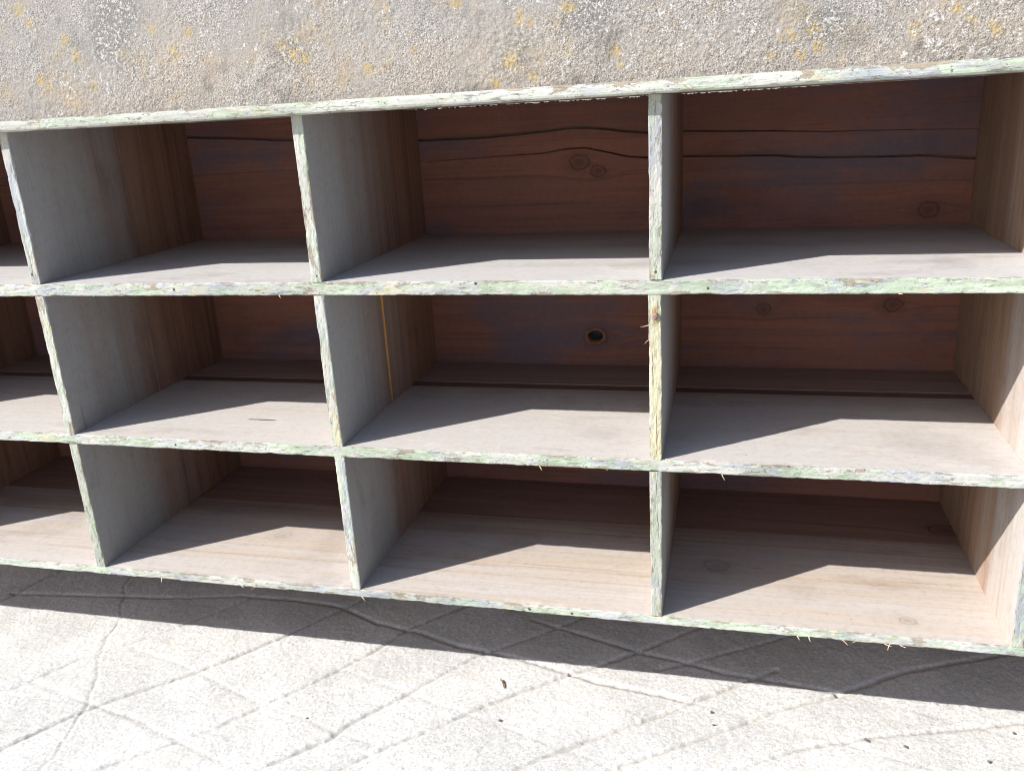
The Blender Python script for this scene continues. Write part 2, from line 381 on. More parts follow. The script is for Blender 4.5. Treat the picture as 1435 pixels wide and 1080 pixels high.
joint = plank_x('joint_strip', lambda x: S2_B + .0006 + 0 * x, lambda x: S2_T - .0012 + 0 * x, SEAM + .0003, SEAM + .0322, (JOINT,))
tag(rear_strip, 'narrow darker rear plank of the lower shelf behind an open joint')

# dividers: each compartment row has its own upright piece
splits = {}
def divider(name, xc, z0, z1, seed, split=None, seam=None, crackz=None, th=DIV_T, front=0.0):
    x0, x1 = xc - th / 2, xc + th / 2
    r = .0016
    pts = [(x0, DEPTH - .0005), (x0, .10), (x0, .03), (x0, .011)]
    for t in (0, 45, 90): pts.append((x0 + r - r * math.cos(math.radians(t)), front + r - r * math.sin(math.radians(t))))
    for i in range(1, 8): pts.append((x0 + r + (th - 2 * r) * i / 8, front))
    for t in (90, 45, 0): pts.append((x1 - r + r * math.cos(math.radians(t)), front + r - r * math.sin(math.radians(t))))
    pts += [(x1, .011), (x1, .0255), (x1, .028), (x1, .031), (x1, .10)]
    crack_i = len(pts) - 3
    gi = None
    if split is not None:
        gi = len(pts)
        pts += [(x1, split - .0005), (x1 - .012, split + .0005), (x1 - .012, split + .0050), (x1 + .0010, split + .0072), (x1 + .0010, .40)]
    elif seam is not None:
        pts += [(x1, seam - .0028), (x1 - .006, seam), (x1 - .0006, seam + .0030)]
    pts += [(x1, DEPTH - .0005)]
    lseam = None
    if seam is not None:                        # the same open joint on the left face
        pts += [(x0, DEPTH - .0005)][:0]
        pts = [pts[0], (x0 + .0012, seam + .0034), (x0 + .008, seam + .0006), (x0, seam - .0028)] + pts[1:]
        crack_i += 3
    m = len(pts)
    st = np.unique(np.concatenate([np.arange(z0, z1, .0026), [z1]]))
    def disp(S, A, B, K):
        # here A is x, B is y; the front is at y = 0
        near = np.clip(1 - (B - front) / .010, 0, 1)
        mid = np.abs((A - xc) / (th / 2)); edge = np.clip((mid - .5) / .5, 0, 1)
        n1 = fbm(S * 55, A * 170, seed, 4); n2 = fbm(S * 16, A * 60, seed + 40, 4); n3 = fbm(S * 200, A * 260, seed + 80, 3)
        d = .0010 * (n1 - .5) + .0007 * (n3 - .5) + np.clip(n1 - .58, 0, 1) * .006 * (.35 + edge) + np.clip(n2 - .66, 0, 1) * .006 * edge
        sg = np.where(A < xc, 1., -1.)
        A2 = A + sg * near * edge * ((fbm(S * 80, 0 * S + sg, seed + 11, 4) - .5) * .0013 + np.clip(fbm(S * 22, 0 * S + sg, seed + 3, 3) - .66, 0, 1) * .006)
        B2 = B + near * d
        if crackz is not None:
            wdt = np.clip(1 - (S - z0) / crackz, 0, 1)
            A2 = np.where(K == crack_i, A2 - .008 * np.clip(wdt * 3, 0, 1), A2)
            sp = .0035 * wdt
            B2 = np.where(K == crack_i - 1, .028 - sp + .004 * wdt, B2); B2 = np.where(K == crack_i + 1, .0285 + sp + .004 * wdt, B2)
            B2 = np.where(K == crack_i, .028 + .004 * wdt, B2)
        A2 = A2 + (fbm(S * 3, 0 * S, seed + 70, 2) - .5) * .0025
        if gi is not None:
            w = (fbm(S * 9, 0 * S, seed + 9, 3) - .5) * .004
            B2 = np.where((K >= gi) & (K <= gi + 3), B2 + w, B2)
        return S, A2, B2
    def mat_of(j):
        j2 = (j + 1) % m
        if max(pts[j][1], pts[j2][1]) <= .0045 + front: return 1
        if gi is not None and j == gi + 2: return 2
        return 0
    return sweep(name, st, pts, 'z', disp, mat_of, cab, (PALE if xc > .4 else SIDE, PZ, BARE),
                 rim=[max(0, 1 - abs((abs(a - xc) - th / 2 + .0008) / .0040)) if b < .012 else .3 for a, b in pts])
rows = [(S1_T + .0003, TOP_B - .0003), (S2_T + .0003, S1_B - .0003), (S3_T + .0003, S2_B - .0003)]
nail_at = []
for c, x in enumerate(DIVX, -1):
    for r_, (z0, z1) in enumerate(rows):
        nm = 'side_panel' if c in (-1, 5) else 'divider'
        kw = {}
        if c == 2 and r_ == 1: kw = dict(split=.226)
        elif c == 4: kw = dict(seam=(.385, .36, .35)[r_])
        elif c == 1 and r_ == 1: kw = dict(crackz=.055)
        elif c == 1 and r_ == 0: kw = dict(seam=.271)
        dx = {(1, 0): .0006, (3, 1): -.0005}.get((c, r_), 0)
        o = divider(nm, x + dx, z0, z1, 100 + c * 13 + r_ * 5, **kw)
        if (c, r_) == (3, 1):
            tag(o, 'divider with a big rusty nail in its yellowed front edge'); nail_div = o
        if (c, r_) == (3, 0): nail_at.append((.001, -.2535, o))
        if (c, r_) == (1, 0): nail_at.append((-1.085, -.248, o))
        if (c, r_) == (2, 0): nail_at.append((-.5375, -.255, o))
        if (c, r_) == (2, 1): tag(o, 'divider split from top to bottom showing orange wood')
        if (c, r_) == (1, 1): crack_div = o
        if (c, r_) == (3, 0): tag(o, 'divider with grey front edge in the shade of the top board')

# back: boards with wavy splits between them
def curve(pts, w0=.0):
    xs = np.array([p[0] for p in pts]); zs = np.array([p[1] for p in pts])
    return lambda x: np.interp(x, xs, zs) + (fbm(np.asarray(x) * 30, 0 * np.asarray(x), 77, 3) - .5) * .002
c1 = curve([(-1.7, G0 - .035), (-1.065, G0 - .0388), (-.951, G0 - .047), (-.823, G0 - .0559), (-.52, G0 - .0697), (-.385, G0 - .0702), (-.28, G0 - .0654),
            (-.235, G0 - .0622), (-.208, G0 - .0606), (-.165, G0 - .0622), (-.109, G0 - .0705), (-.057, G0 - .0770), (.007, G0 - .0771), (.12, G0 - .0819), (.274, G0 - .0905), (.6, G0 - .10), (1.2, G0 - .10)])
c2 = curve([(-1.7, G0 - .128), (-.60, G0 - .118), (-.357, G0 - .1093), (-.268, G0 - .1075), (-.224, G0 - .1015), (-.18, G0 - .1001), (-.138, G0 - .1102), (-.096, G0 - .1201),
            (-.057, G0 - .1244), (.008, G0 - .1244), (.174, G0 - .1292), (.225, G0 - .134), (.326, G0 - .1388), (.448, G0 - .1413), (.526, G0 - .1494), (1.2, G0 - .155)])
w1 = lambda x: np.interp(x, [-1.7, -1.0, -.5, -.3, -.1, .0, .15, .28, .5], [.0060, .0058, .0068, .0056, .0042, .0028, .0020, .0010, .0003])
w2 = lambda x: np.interp(x, [-1.7, -.40, -.34, -.2, -.1, .0, .5, 1.1], [.0002, .0002, .0006, .0018, .0028, .0026, .0044, .002])
gap = lambda x: np.interp(x, [-1.7, -.56, -.53, .18, .27, 1.2], [.0002, .0002, .0024, .0022, .0003, .0003])
toothed = lambda x: TOP_B - gap(x) * np.clip(.55 + 2.6 * (fbm(np.asarray(x) * 260, 0 * np.asarray(x), 5, 2) - .5), 0, 1.0) - .0002
fine = np.unique(np.concatenate([np.arange(XL + .0005, -.58, .006), np.arange(-.58, .30, .0012), np.arange(.30, XR, .006)]))
plank_x('back_board', lambda x: c1(x) + w1(x) / 2, toothed, DEPTH, DEPTH + BACK_T, (BACK,), fine, .0006)
plank_x('back_board', lambda x: c2(x) + w2(x) / 2, lambda x: c1(x) - w1(x) / 2, DEPTH, DEPTH + BACK_T, (BACK,))
plank_x('back_board', lambda x: G0 - .2755 + 0 * x, lambda x: c2(x) - w2(x) / 2, DEPTH, DEPTH + BACK_T, (BACK,))
plank_x('back_board', lambda x: G0 - .8443 + 0 * x, lambda x: G0 - .5602 + 0 * x, DEPTH, DEPTH + BACK_T, (BACK,))
plank_x('back_batten', lambda x: G0 - .17 + 0 * x, lambda x: G0 - .019 + 0 * x, DEPTH + BACK_T + .0005, DEPTH + BACK_T + .012, (UNDER,))  # added strip, hides the sunlit wall behind the cracks
# the middle board has a real knot hole
bm = bmesh.new()
def loop(pts):
    vs = [bm.verts.new(Vector(p) - BASE) for p in pts]
    return [bm.edges.new((vs[i], vs[(i + 1) % len(vs)])) for i in range(len(vs))]
zl, zh = G0 - .5594, G0 - .2763
E_ = loop([(XL + .0005, DEPTH, zl), (XR - .0005, DEPTH, zl), (XR - .0005, DEPTH, zh), (XL + .0005, DEPTH, zh)])
hp = []
for i in range(28):
    a = 2 * math.pi * i / 28; rr = .0155 * (1 + .07 * math.sin(2 * a + 1) + .05 * math.sin(5 * a))
    hp.append((-.170 + rr * math.cos(a), DEPTH, G0 - .4872 + rr * .86 * math.sin(a)))
E_ += loop(hp)
bmesh.ops.triangle_fill(bm, edges=E_, use_beauty=True)
g = bmesh.ops.extrude_face_region(bm, geom=bm.faces[:])
bmesh.ops.translate(bm, verts=[v for v in g['geom'] if isinstance(v, bmesh.types.BMVert)], vec=(0, BACK_T, 0))
bmesh.ops.recalc_face_normals(bm, faces=bm.faces[:])
for f in bm.faces:                                # the walls of the hole are bare orange wood
    c = f.calc_center_median() + BASE
    f.material_index = 1 if abs(f.normal.y) < .5 and abs(c.x + .17) < .03 and abs(c.z - (G0 - .4872)) < .03 else 0
me = bpy.data.meshes.new('back_board'); bm.to_mesh(me); bm.free()
hb = link('back_board', me, cab, (HOLE, BARE)); tag(hb, 'back board with a round knot hole')
# worn rim left round the knot hole
def ring_mesh(name, c, r0, r1, dy, mat, parent, flat=.86, seed=1):
    V = []; F = []; n = 32
    for i in range(n):
        a = 2 * math.pi * i / n
        w = 1 + .06 * math.sin(2 * a + 1) + .05 * math.sin(5 * a + seed)
        for (rr, y) in ((r0 * 1.03, .0005), (r0 * 1.06, -dy), ((r0 + r1) / 2 * w, -dy * 1.1), (r1 * w, .0004)):
            V.append((c[0] + rr * math.cos(a) - BASE.x, c[1] + y - BASE.y, c[2] + rr * flat * math.sin(a) - BASE.z))
    for i in range(n):
        j = (i + 1) % n
        for k in range(3): F.append((i * 4 + k, j * 4 + k, j * 4 + k + 1, i * 4 + k + 1))
    return link(name, mesh_np(name, V, F, smooth=True), parent, (mat,))
RIM = wood('knot_rim_wood', 'x', ((.36, .15, .075), (.29, .115, .06), (.10, .045, .03)), bump=.4)
ring_mesh('knot_rim', (-.170, DEPTH, G0 - .4872), .0160, .0215, .0016, RIM, hb)

# nails
def nail(name, x, y, z, r, mat, parent, h=.0016, facets=11, seed=0):
    rn = random.Random(seed); bm = bmesh.new(); rings = []
    for (rr, yy) in ((1.0, .003), (1.0, -h * .4), (.86, -h), (.45, -h * 1.25)):
        rings.append([bm.verts.new((x + r * rr * math.cos(2 * math.pi * i / facets) * (1 + .14 * math.sin(i * 2.1 + seed)) - BASE.x, y + yy + rn.uniform(-.0002, .0002) - BASE.y,
                                    z + r * rr * math.sin(2 * math.pi * i / facets) - BASE.z)) for i in range(facets)])
    for a, b in zip(rings, rings[1:]):
        for i in range(facets): bm.faces.new((a[i], a[(i + 1) % facets], b[(i + 1) % facets], b[i]))
    bm.faces.new(rings[-1]); bm.faces.new(rings[0])
    bmesh.ops.recalc_face_normals(bm, faces=bm.faces[:])
    me = bpy.data.meshes.new(name); bm.to_mesh(me); bm.free()
    return link(name, me, parent, (mat,))
nail('nail', -.0005, 0, G0 - .3185, .0056, RUST, nail_div, .0034, 7, 3)
for i, (x, z, par) in enumerate(((-.805, -.276, upper), (-.273, -.2688, upper), (.075, -.278, upper), (-.859, -.5605, lower), (-.217, -.8375, bottom), (-.143, -.8385, bottom), (-.36, -.562, lower))):
    nail('nail', x, .0004, G0 + z, .0021, DARKIRON, par, .0006, 9, i)
for i, (x, z, par) in enumerate(nail_at): nail('nail', x, .0004, G0 + z, .0020, DARKIRON, par, .0008, 8, i + 20)
# splinters hanging from the ragged edges
def splinter(x, y, z, dx, dy, dz, r, parent, curl=.3, seed=0):
    rn = random.Random(seed); bm = bmesh.new(); rings = []; n = 7
    for i in range(n):
        t = i / (n - 1); rad = r * (1 - t) ** .7 + .00012
        cx = x + dx * t + curl * dz * t * t * .6; cy = y + dy * t; cz = z + dz * t + curl * abs(dx) * t * t
        rings.append([bm.verts.new((cx + rad * math.cos(a) - BASE.x, cy + rad * .6 * math.sin(a) - BASE.y, cz + rad * math.sin(a + .6) * .8 - BASE.z)) for a in (0, 1.57, 3.14, 4.71)])
    for a, b in zip(rings, rings[1:]):
        for i in range(4): bm.faces.new((a[i], a[(i + 1) % 4], b[(i + 1) % 4], b[i]))
    bm.faces.new(rings[0]); bm.faces.new(rings[-1])
    bmesh.ops.recalc_face_normals(bm, faces=bm.faces[:])
    me = bpy.data.meshes.new('splinter'); bm.to_mesh(me); bm.free()
    return link('splinter', me, parent, (SLIVER,))
SP = [(-.187, -.5675, .004, -.003, -.007, lower), (-.075, -.5665, -.002, -.002, -.005, lower), (.0995, -.5665, .003, -.002, -.011, lower), (-.21, -.567, .008, -.003, -.002, lower),
      (.015, -.5475, .012, -.006, .004, lower), (.222, -.8425, .006, -.004, -.008, bottom), (.240, -.8425, .001, -.004, -.007, bottom), (.352, -.8430, .012, -.006, -.003, bottom),
      (.36, -.8430, -.006, -.006, -.006, bottom), (.375, -.843, .010, -.004, -.004, bottom), (-.948, -.8425, .001, -.004, -.007, bottom), (-.775, -.8425, .013, -.006, -.004, bottom),
      (-.745, -.8425, -.010, -.004, -.001, bottom), (-.725, -.8300, .012, -.008, .002, bottom), (.29, -.843, .009, -.004, -.003, bottom), (.31, -.843, -.007, -.004, -.004, bottom), (-.53, -.843, .009, -.004, -.003, bottom),
      (-.0095, -.333, -.014, -.004, -.006, nail_div), (-.0095, -.356, -.008, -.004, -.002, nail_div), (-.968, -.2865, .004, -.003, -.002, upper), (-.61, -.2868, .003, -.002, -.003, upper), (.33, -.2868, .006, -.003, -.001, upper)]
for i, (x, z, dx, dy, dz, par) in enumerate(SP):
    splinter(x, .0012, G0 + z, dx * .85, dy, dz * .85, .0006, par, .3 if i % 2 else -.5, i)

# legs under the far corners
def leg(x, y):
    bm = bmesh.new()
    bmesh.ops.create_cube(bm, size=1)
    for v in bm.verts:
        k = .82 if v.co.z < 0 else 1
        v.co = Vector((x + v.co.x * .055 * k, y + v.co.y * .055 * k, (v.co.z + .5) * (S3_B - .0004))) - BASE
    bmesh.ops.bevel(bm, geom=bm.edges[:], offset=.003, segments=2, affect='EDGES')
    me = bpy.data.meshes.new('leg'); bm.to_mesh(me); bm.free()
    return link('leg', me, cab, (LEG,))
for x in (XL + .03, XR - .03):
    for y in (.032, DEPTH - .03): leg(x, y)

# ------------------------------------------------------------------ ground
GROOVES = {
 'a': [(-1.30, -.42), (-1.183, -.224), (-1.131, -.14), (-1.096, -.095), (-1.063, -.06), (-.945, .048), (-.825, .191), (-.744, .312), (-.718, .352), (-.64, .47)],
 'b': [(-1.10, -.36), (-.955, -.226), (-.864, -.145), (-.807, -.092), (-.751, -.024), (-.707, .03), (-.648, .11), (-.6, .184), (-.56, .266), (-.479, .353), (-.38, .46)],
 'c': [(-1.45, -.25), (-1.292, -.055), (-1.232, .041), (-1.098, .179), (-.997, .303), (-.967, .351), (-.90, .45)],
 'd': [(-1.70, .0), (-1.599, .209), (-1.565, .345), (-1.52, .46)],
 'e': [(-.86, -.35), (-.675, -.183), (-.58, -.086), (-.565, -.049), (-.477, .067), (-.387, .194), (-.284, .28), (-.204, .354), (-.10, .46)],
 'f': [(-.72, -.34), (-.529, -.15), (-.463, -.082), (-.397, -.023), (-.326, .05), (-.195, .163), (-.1, .23), (.029, .344), (.15, .45)],
 'g': [(-.48, -.32), (-.244, -.106), (-.177, -.051), (-.109, .001), (-.043, .05), (.031, .106), (.138, .194), (.21, .25)],
 'h': [(-.02, .21), (.073, .264), (.21, .351), (.36, .45)],
 'i': [(.315, .193), (.361, .225), (.449, .284), (.623, .363), (.85, .47)],
 'j': [(-.25, -.20), (-.10, -.09), (.041, .009), (.122, .067), (.214, .135), (.315, .193)],
 'k': [(-.10, -.19), (.123, -.037), (.233, .033), (.363, .088), (.623, .171), (.95, .29)],
 'A': [(-1.136, .095), (-1.021, .068), (-.921, .037), (-.751, -.024), (-.649, -.048), (-.562, -.078), (-.492, -.089)],
 'B': [(-1.3, -.04), (-.999, -.102), (-.866, -.142), (-.789, -.169), (-.729, -.187), (-.4, -.27)],
 'Q': [(-1.6, .25), (-1.197, .293), (-1.012, .328), (-.865, .335), (-.746, .323), (-.643, .276), (-.529, .253), (-.437, .223), (-.297, .202), (-.193, .175), (-.133, .156), (.038, .131)],
 'J': [(-.66, .11), (-.629, .101), (-.488, .057), (-.33, .012), (-.05, -.07)],
 'L': [(-.30, .34), (-.051, .262), (.035, .246), (.107, .223), (.21, .214), (.315, .2)],
 'K2': [(-.133, .156), (.038, .131), (.25, .078), (.50, .01)],
 'M': [(.315, .2), (.45, .168), (.70, .10)],
 'H': [(-1.6, -.17), (-1.285, -.21), (-1.144, -.227), (-1.049, -.234), (-.8, -.29)],
 'I': [(-1.7, -.10), (-1.285, -.087), (-1.115, -.08), (-1.0, -.10)],
}
DEEP = dict(a=1, b=1, c=.55, d=.7, e=1, f=1, g=1, h=.6, i=1, j=1, k=.75, A=.7, B=.75, Q=.9, J=.65, L=.8, H=.5, I=.45, K2=.55, M=.6)
FIRM = [(-1.36, .40), (-1.338, .337), (-1.279, .243), (-1.233, .167), (-1.223, .113), (-1.196, .064), (-1.143, -.01), (-1.111, -.076), (-1.088, -.152), (-1.064, -.219), (-1.067, -.248), (-1.04, -.35)]
def dist_poly(X, Y, pts):
    d = np.full(X.shape, 9.)
    for (x0, y0), (x1, y1) in zip(pts, pts[1:]):
        vx, vy = x1 - x0, y1 - y0; t = np.clip(((X - x0) * vx + (Y - y0) * vy) / (vx * vx + vy * vy), 0, 1)
        d = np.minimum(d, np.hypot(X - x0 - t * vx, Y - y0 - t * vy))
    return d
def axis_pts(lo, hi, step, far0, far1):
    a = [lo]; s = step
    while a[-1] > far0: s *= 1.35; a.append(a[-1] - s)
    b = [hi]; s = step
    while b[-1] < far1: s *= 1.35; b.append(b[-1] + s)
    return np.array(sorted(set(a + list(np.arange(lo + step, hi, step)) + b)))
def sheet(name, U, W, fn):
    n, m = len(U), len(W)
    A, B = np.meshgrid(U, W, indexing='ij')
    V, attr = fn(A, B)
    me = bpy.data.meshes.new(name)
    idx = np.arange(n * m).reshape(n, m)
    F = np.stack([idx[:-1, :-1], idx[1:, :-1], idx[1:, 1:], idx[:-1, 1:]], -1).reshape(-1, 4)
    me.vertices.add(n * m); me.vertices.foreach_set('co', V.reshape(-1).astype(np.float32))
    me.loops.add(F.size); me.loops.foreach_set('vertex_index', F.reshape(-1).astype(np.int32))
    me.polygons.add(len(F)); me.polygons.foreach_set('loop_start', (np.arange(len(F)) * 4).astype(np.int32))
    me.update(calc_edges=True); me.validate()
    me.polygons.foreach_set('use_smooth', [True] * len(me.polygons))
    if attr is not None:
        a = me.attributes.new('groove', 'FLOAT', 'POINT'); a.data.foreach_set('value', attr.reshape(-1).astype(np.float32))
    return me
def ground_fn(X, Y):
    wx = X + (fbm(X * 22, Y * 22, 1, 3) - .5) * .004; wy = Y + (fbm(X * 22, Y * 22, 2, 3) - .5) * .004
    g = np.zeros_like(X); z = np.zeros_like(X)
    for k, pts in GROOVES.items():
        d = dist_poly(wx, wy, pts)
        vary = (.45 + .9 * fbm(X * 7, Y * 7, hash_i(k), 3)) * (.35 + 1.3 * fbm(X * 110, Y * 110, 31, 2))
        cut = np.exp(-(d / .0050) ** 2) * DEEP[k] * vary
        lip = np.exp(-((d - .014) / .008) ** 2) * DEEP[k] * .22
        soft = .32 if k in ('A', 'B', 'J', 'K2', 'M', 'H', 'I') else 1
        z += -.0046 * cut * soft; g = np.maximum(g, cut * (.6 + .4 * soft))
    wx2 = X + (fbm(X * 40, Y * 40, 8, 3) - .5) * .016; wy2 = Y + (fbm(X * 40, Y * 40, 9, 3) - .5) * .016
    d = dist_poly(wx2, wy2, FIRM); cut = np.exp(-(d / .0019) ** 2) * (.4 + .8 * fbm(X * 9, Y * 9, 55, 2))
    z += -.0030 * cut; g = np.maximum(g, cut * 1.25)
    fade = np.clip((1.2 - np.abs(Y)) / .5, 0, 1) * np.clip((2.6 - np.abs(X)) / .6, 0, 1)
    z += ((fbm(X * 6, Y * 6, 20, 3) - .5) * .004 + (fbm(X * 60, Y * 60, 21, 3) - .5) * .0015 + (fbm(X * 200, Y * 200, 23, 2) - .5) * .0009) * fade
    return np.stack([X, Y, z], -1), g * fade
def hash_i(k): return sum(ord(c) for c in k) * 3
gx = axis_pts(-1.78, .74, .0034, -60, 60); gy = axis_pts(-.32, .42, .0034, -60, 60)
gm = N('rough_concrete')
p = gm.nd('ShaderNodeTexCoord').outputs['Object']
at = gm.nd('ShaderNodeAttribute', attribute_name='groove').outputs['Fac']
n1 = gm.noise(p, 5, 5, .6); n2 = gm.noise(p, 130, 5, .7); n3 = gm.noise(gm.vm('ADD', p, (3, 3, 3)), 330, 3, .6)
col = gm.mix(gm.map(n1, .40, .60), (.525, .52, .50), (.625, .618, .60))
col = gm.mix(gm.map(n2, .50, .64, 0, .55), col, (.37, .367, .36))
col = gm.mix(gm.map(n2, .46, .34, 0, .6), col, (.80, .795, .79))
n4 = gm.noise(gm.vm('ADD', p, (1, 6, 2)), 420, 2, .6)
col = gm.mix(gm.map(n4, .58, .67, 0, .75), col, (.30, .297, .295))
col = gm.mix(gm.map(n4, .42, .32, 0, .7), col, (.78, .775, .765))
pits = gm.map(n3, .62, .68); col = gm.mix(gm.ma('MULTIPLY', pits, .75), col, (.20, .19, .185))
agg = gm.map(gm.vor(p, 190, 'F1', 'Color'), 0, 1)
col = gm.mix(gm.map(gm.noise(p, 14, 5, .65), .54, .68, 0, .35), col, (.62, .585, .52))
col = gm.mix(gm.map(at, .15, .9, 0, .5), col, (.33, .30, .255))
h = gm.ma('ADD', gm.ma('MULTIPLY', n2, .8), gm.ma('MULTIPLY', pits, -.6))
h = gm.ma('ADD', h, gm.ma('MULTIPLY', gm.vor(p, 150), .35))
gm.done(col, .9, gm.bump(h, .6, .0021))
ground = link('ground', sheet('ground', gx, gy, ground_fn), None, (gm.m,)); tag(ground, kind='structure')

# ------------------------------------------------------------------ wall
wm = N('lichened_render')
tc = wm.nd('ShaderNodeTexCoord').outputs['Object']
w1n = wm.noise(tc, 3.2, 4, .6); w2n = wm.noise(wm.vm('ADD', tc, (4, 1, 7)), 10, 5, .65)
grain = wm.noise(tc, 250, 4, .7); grain2 = wm.noise(wm.vm('ADD', tc, (9, 9, 1)), 430, 3, .65)
rg = wm.map(wm.noise(wm.vm('ADD', tc, (7, 3, 5)), 6, 5, .65), .40, .60)
z = wm.sep(tc)[2]
hi = wm.map(wm.ma('ADD', z, wm.ma('MULTIPLY', wm.ma('SUBTRACT', w1n, .5), .7)), G0 + .02, G0 + .22)
col = wm.mix(wm.map(w2n, .38, .62), (.355, .30, .25), (.31, .28, .245))
col = wm.mix(wm.ma('MULTIPLY', hi, .7), col, (.275, .262, .25))
col = wm.mix(wm.map(grain, .53, .62, 0, wm.map(rg, 0, 1, .35, .85)), col, (.52, .495, .46))
col = wm.mix(wm.map(grain, .46, .37, 0, wm.map(rg, 0, 1, .4, .9)), col, (.14, .125, .11))
col = wm.mix(wm.map(grain2, .56, .63, 0, wm.map(rg, 0, 1, .3, .95)), col, (.62, .61, .59))
dark = wm.map(wm.noise(wm.vm('ADD', tc, (1, 5, 2)), 5.5, 6, .7), .55, .70)
col = wm.mix(wm.ma('MULTIPLY', dark, wm.map(grain2, .38, .58)), col, (.15, .14, .13))
for (dx, dz, dr) in ((-.83, .118, .045), (-1.26, .20, .10), (-.185, .15, .07), (.27, .10, .06), (-.33, .09, .06)):
    dd = wm.ma('DIVIDE', wm.vm('DISTANCE', wm.vm('MULTIPLY', tc, (1, 0, 1)), (dx, 0, G0 + dz)), dr)
    dd = wm.ma('ADD', dd, wm.ma('MULTIPLY', wm.ma('SUBTRACT', w2n, .5), 2.2))
    dm = wm.ma('MULTIPLY', wm.map(dd, .4, 1.1, .8, 0), wm.map(grain2, .40, .56))
    col = wm.mix(dm, col, (.135, .13, .12))
    dm = wm.ma('MULTIPLY', wm.map(dd, .3, 1.2, .8, 0), wm.map(wm.noise(wm.vm('ADD', tc, (3, 1, 1)), 170, 4, .7), .52, .60))
    col = wm.mix(dm, col, (.58, .575, .55))
ochre = wm.map(wm.noise(wm.vm('ADD', tc, (5, 5, 5)), 13, 5, .65), .52, .68, 0, .6)
col = wm.mix(wm.ma('MULTIPLY', ochre, wm.map(grain, .42, .58)), col, (.40, .30, .15))
col = wm.mix(1., col, (.93, .935, .935), 'MULTIPLY')
wl = wm.map(wm.ma('ADD', wm.noise(wm.vm('ADD', tc, (6, 2, 8)), 75, 5, .65), wm.ma('MULTIPLY', wm.ma('SUBTRACT', wm.noise(wm.vm('ADD', tc, (2, 2, 8)), 6, 3), .5), .55)), .63, .67)
col = wm.mix(wm.ma('MULTIPLY', wl, wm.map(grain, .44, .56)), col, (.54, .545, .535))
LICH = [(-1.505, .262, 16), (-1.488, .234, 11), (-1.399, .19, 13), (-1.38, .151, 15), (-1.12, .142, 16), (-1.17, .194, 12), (-1.075, .182, 13), (-.825, .12, 18), (-.848, .137, 12), (-.80, .11, 12),
        (-.318, .152, 16), (-.300, .143, 11), (-.343, .0723, 16), (-.299, .041, 12), (-.22, .165, 14), (-.657, .077, 14), (-.546, .109, 10), (-.448, .191, 13), (-.127, .081, 13), (-.118, .054, 10), (.201, .087, 13), (.245, .095, 15),
        (.256, .061, 14), (.222, .047, 12), (.17, .05, 12), (.556, .07, 14), (.513, .091, 12), (.422, .0775, 12), (.488, .11, 11), (-.375, .0314, 13), (-1.469, .09, 14), (-1.346, .089, 13), (-1.49, .11, 12)]
lich = None
for (x, zz, r) in LICH:
    d = wm.ma('DIVIDE', wm.vm('DISTANCE', wm.vm('MULTIPLY', tc, (1, 0, 1)), (x, 0, G0 + zz)), r / 1000)
    m_ = wm.map(d, .1, 2.3, 1, 0)
    lich = m_ if lich is None else wm.ma('MAXIMUM', lich, m_)
lich = wm.ma('MAXIMUM', lich, wm.map(wm.noise(wm.vm('ADD', tc, (3, 8, 1)), 16, 5, .62), .63, .74, 0, .75))
lm = wm.map(wm.ma('ADD', lich, wm.ma('MULTIPLY', wm.ma('SUBTRACT', wm.noise(tc, 110, 4, .65), .5), 2.6)), .50, 1.15)
lcol = wm.mix(wm.map(grain2, .4, .6), (.47, .33, .085), (.36, .275, .125))
col = wm.mix(wm.ma('MULTIPLY', lm, wm.map(grain, .40, .56, .25, .85)), col, lcol)
hh = wm.ma('ADD', wm.ma('MULTIPLY', grain, .9), wm.ma('MULTIPLY', grain2, .4))
hh = wm.ma('ADD', hh, wm.ma('MULTIPLY', wm.vor(tc, 240, 'F1'), -.45))
hh = wm.ma('MULTIPLY', hh, wm.map(rg, 0, 1, .45, 1.1))
wm.done(col, .92, wm.bump(hh, .8, .0024))
def wall_fn(X, Z):
    f = np.clip((2.6 - np.abs(X + .5)) / .5, 0, 1) * np.clip((.6 - np.abs(Z - G0 - .1)) / .25, 0, 1)
    y = (fbm(X * 4, Z * 4, 60, 3) - .5) * .008 + (((fbm(X * 75, Z * 75, 61, 3) - .5) * .0022 + (fbm(X * 190, Z * 190, 62, 2) - .5) * .0042) * (.12 + .42 * np.clip((fbm(X * 6, Z * 6, 90, 4) - .35) / .3, 0, 1))
         + np.clip(fbm(X * 34, Z * 34, 64, 2) - .6, 0, 1) * -.005) * f
    return np.stack([X, WALL_Y + y, Z], -1), None
wx = axis_pts(-1.78, .74, .0022, -40, 40)
wz = axis_pts(G0 - .03, G0 + .32, .0022, G0 + .1, G0 + 1.6); wz = np.concatenate([np.linspace(-.05, wz[0] - .05, 12), wz])
me = sheet('wall', wx, wz, wall_fn)
wall = link('wall', me, None, (wm.m,))
so = wall.modifiers.new('thickness', 'SOLIDIFY'); so.thickness = .25; so.offset = -1
# make sure the sheet faces the camera side and the solid grows away from it
me.update()
if me.polygons[len(me.polygons) // 2].normal.y > 0: me.flip_normals()
so.offset = -1
tag(wall, 'rough grey rendered wall with yellow and white lichen behind the cabinet', 'wall')

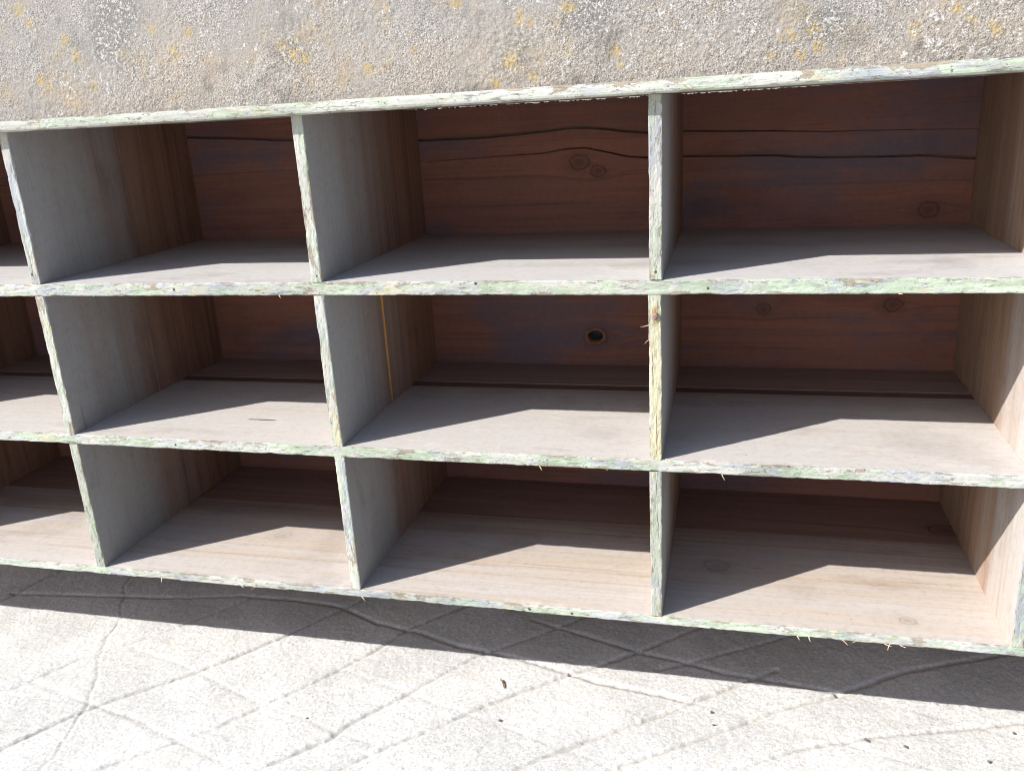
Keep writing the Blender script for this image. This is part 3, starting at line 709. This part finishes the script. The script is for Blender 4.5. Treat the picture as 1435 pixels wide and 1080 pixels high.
# ------------------------------------------------------------------ grit on the concrete
def pebble(x, y, r, label, seed):
    rn = random.Random(seed); bm = bmesh.new()
    bmesh.ops.create_icosphere(bm, subdivisions=2, radius=1)
    ax = Vector((1 + rn.uniform(0, .5), .8, .55))
    for v in bm.verts:
        n = v.co.normalized()
        k = 1 + .18 * math.sin(3.1 * n.x + seed) + .14 * math.sin(4.3 * n.y + seed * 2) + .1 * math.sin(5 * n.z)
        v.co = Vector((n.x * ax.x, n.y * ax.y, n.z * ax.z)) * r * k
    lo = min(v.co.z for v in bm.verts)
    for v in bm.verts: v.co.z -= lo + r * .12
    me = bpy.data.meshes.new('pebble'); bm.to_mesh(me); bm.free()
    o = link('pebble', me, None, (STONE,), (x, y, .0))
    o.rotation_euler = (0, 0, rn.uniform(0, 3))
    return tag(o, label, 'pebble', 'dark pebbles scattered on the sunlit concrete')
for i, (x, y, r, l) in enumerate((
    (-.288, .012, .0040, 'dark pebble below the short brown twig on the sunlit concrete'),
    (.090, .102, .0040, 'upper of two dark pebbles close together on the concrete, right of the twig'),
    (.095, .068, .0034, 'lower of two dark pebbles close together on the concrete, right of the twig'),
    (.352, .074, .0052, 'largest flat dark pebble on the sunlit concrete below the right compartments'),
    (.414, .069, .0042, 'small dark pebble just right of the largest flat pebble on the concrete'),
    (-.65, -.046, .0036, 'dark pebble beside a groove in the concrete, left of the twig'),
    (.539, .056, .0046, 'dark pebble nearest the bottom right corner of the photo, on sunlit concrete'),
    (.598, .136, .0040, 'dark pebble at the right edge of the photo, just in front of the cabinet shadow'))):
    pebble(x, y, r * .72, l, i + 2)
bm = bmesh.new(); rings = []
for i in range(7):
    t = i / 6; rad = .0017 * (1 - .5 * t)
    c = Vector((-.316 + .013 * t, .126 - .022 * t + .002 * math.sin(4 * t), .0022 + .0015 * math.sin(3 * t)))
    rings.append([bm.verts.new(c + Vector((rad * math.cos(a), rad * .5 * math.cos(a), rad * math.sin(a)))) for a in [k * math.pi / 3 for k in range(6)]])
for a, b in zip(rings, rings[1:]):
    for k in range(6): bm.faces.new((a[k], a[(k + 1) % 6], b[(k + 1) % 6], b[k]))
bm.faces.new(rings[0]); bm.faces.new(rings[-1]); bmesh.ops.recalc_face_normals(bm, faces=bm.faces[:])
me = bpy.data.meshes.new('twig'); bm.to_mesh(me); bm.free()
tag(link('twig', me, None, (TWIG,)), 'short brown twig lying on the sunlit concrete in front of the cabinet', 'twig')

# ------------------------------------------------------------------ light
w = bpy.data.worlds.new('World'); scene.world = w; w.use_nodes = True
nt = w.node_tree; bg = nt.nodes['Background']
sky = nt.nodes.new('ShaderNodeTexSky'); sky.sky_type = 'NISHITA'; sky.sun_disc = False
el = math.atan2(1, math.hypot(SX, SY))
sky.sun_elevation = el; sky.sun_rotation = math.atan2(-SX, -SY); sky.altitude = 200; sky.dust_density = 1.2
nt.links.new(sky.outputs[0], bg.inputs[0]); bg.inputs[1].default_value = .115
sd = bpy.data.lights.new('sun', 'SUN'); sd.energy = 4.6; sd.angle = math.radians(.5); sd.color = (1, .965, .915)
so_ = bpy.data.objects.new('sun', sd); COL.objects.link(so_); so_.location = (-3, -3, 5)
so_.rotation_euler = Vector((SX, SY, -1)).to_track_quat('-Z', 'Y').to_euler()

# ------------------------------------------------------------------ camera
cd = bpy.data.cameras.new('camera'); cam = bpy.data.objects.new('camera', cd); COL.objects.link(cam)
cd.sensor_fit = 'HORIZONTAL'; cd.sensor_width = 36; cd.lens = 1203.54 * 36 / 1435; cd.clip_start = .02; cd.clip_end = 500
cam.location = (.10879, -1.24562, G0 - .01399); cam.rotation_euler = (1.25665, .05571, .24323)
scene.camera = cam
vs = scene.view_settings; vs.view_transform = 'Standard'; vs.look = 'None'; vs.gamma = 1; vs.use_curve_mapping = False
vs.exposure = .72
scene.cycles.use_denoising = True; scene.cycles.filter_width = 1.1
scene.cycles.max_bounces = 8; scene.cycles.diffuse_bounces = 4
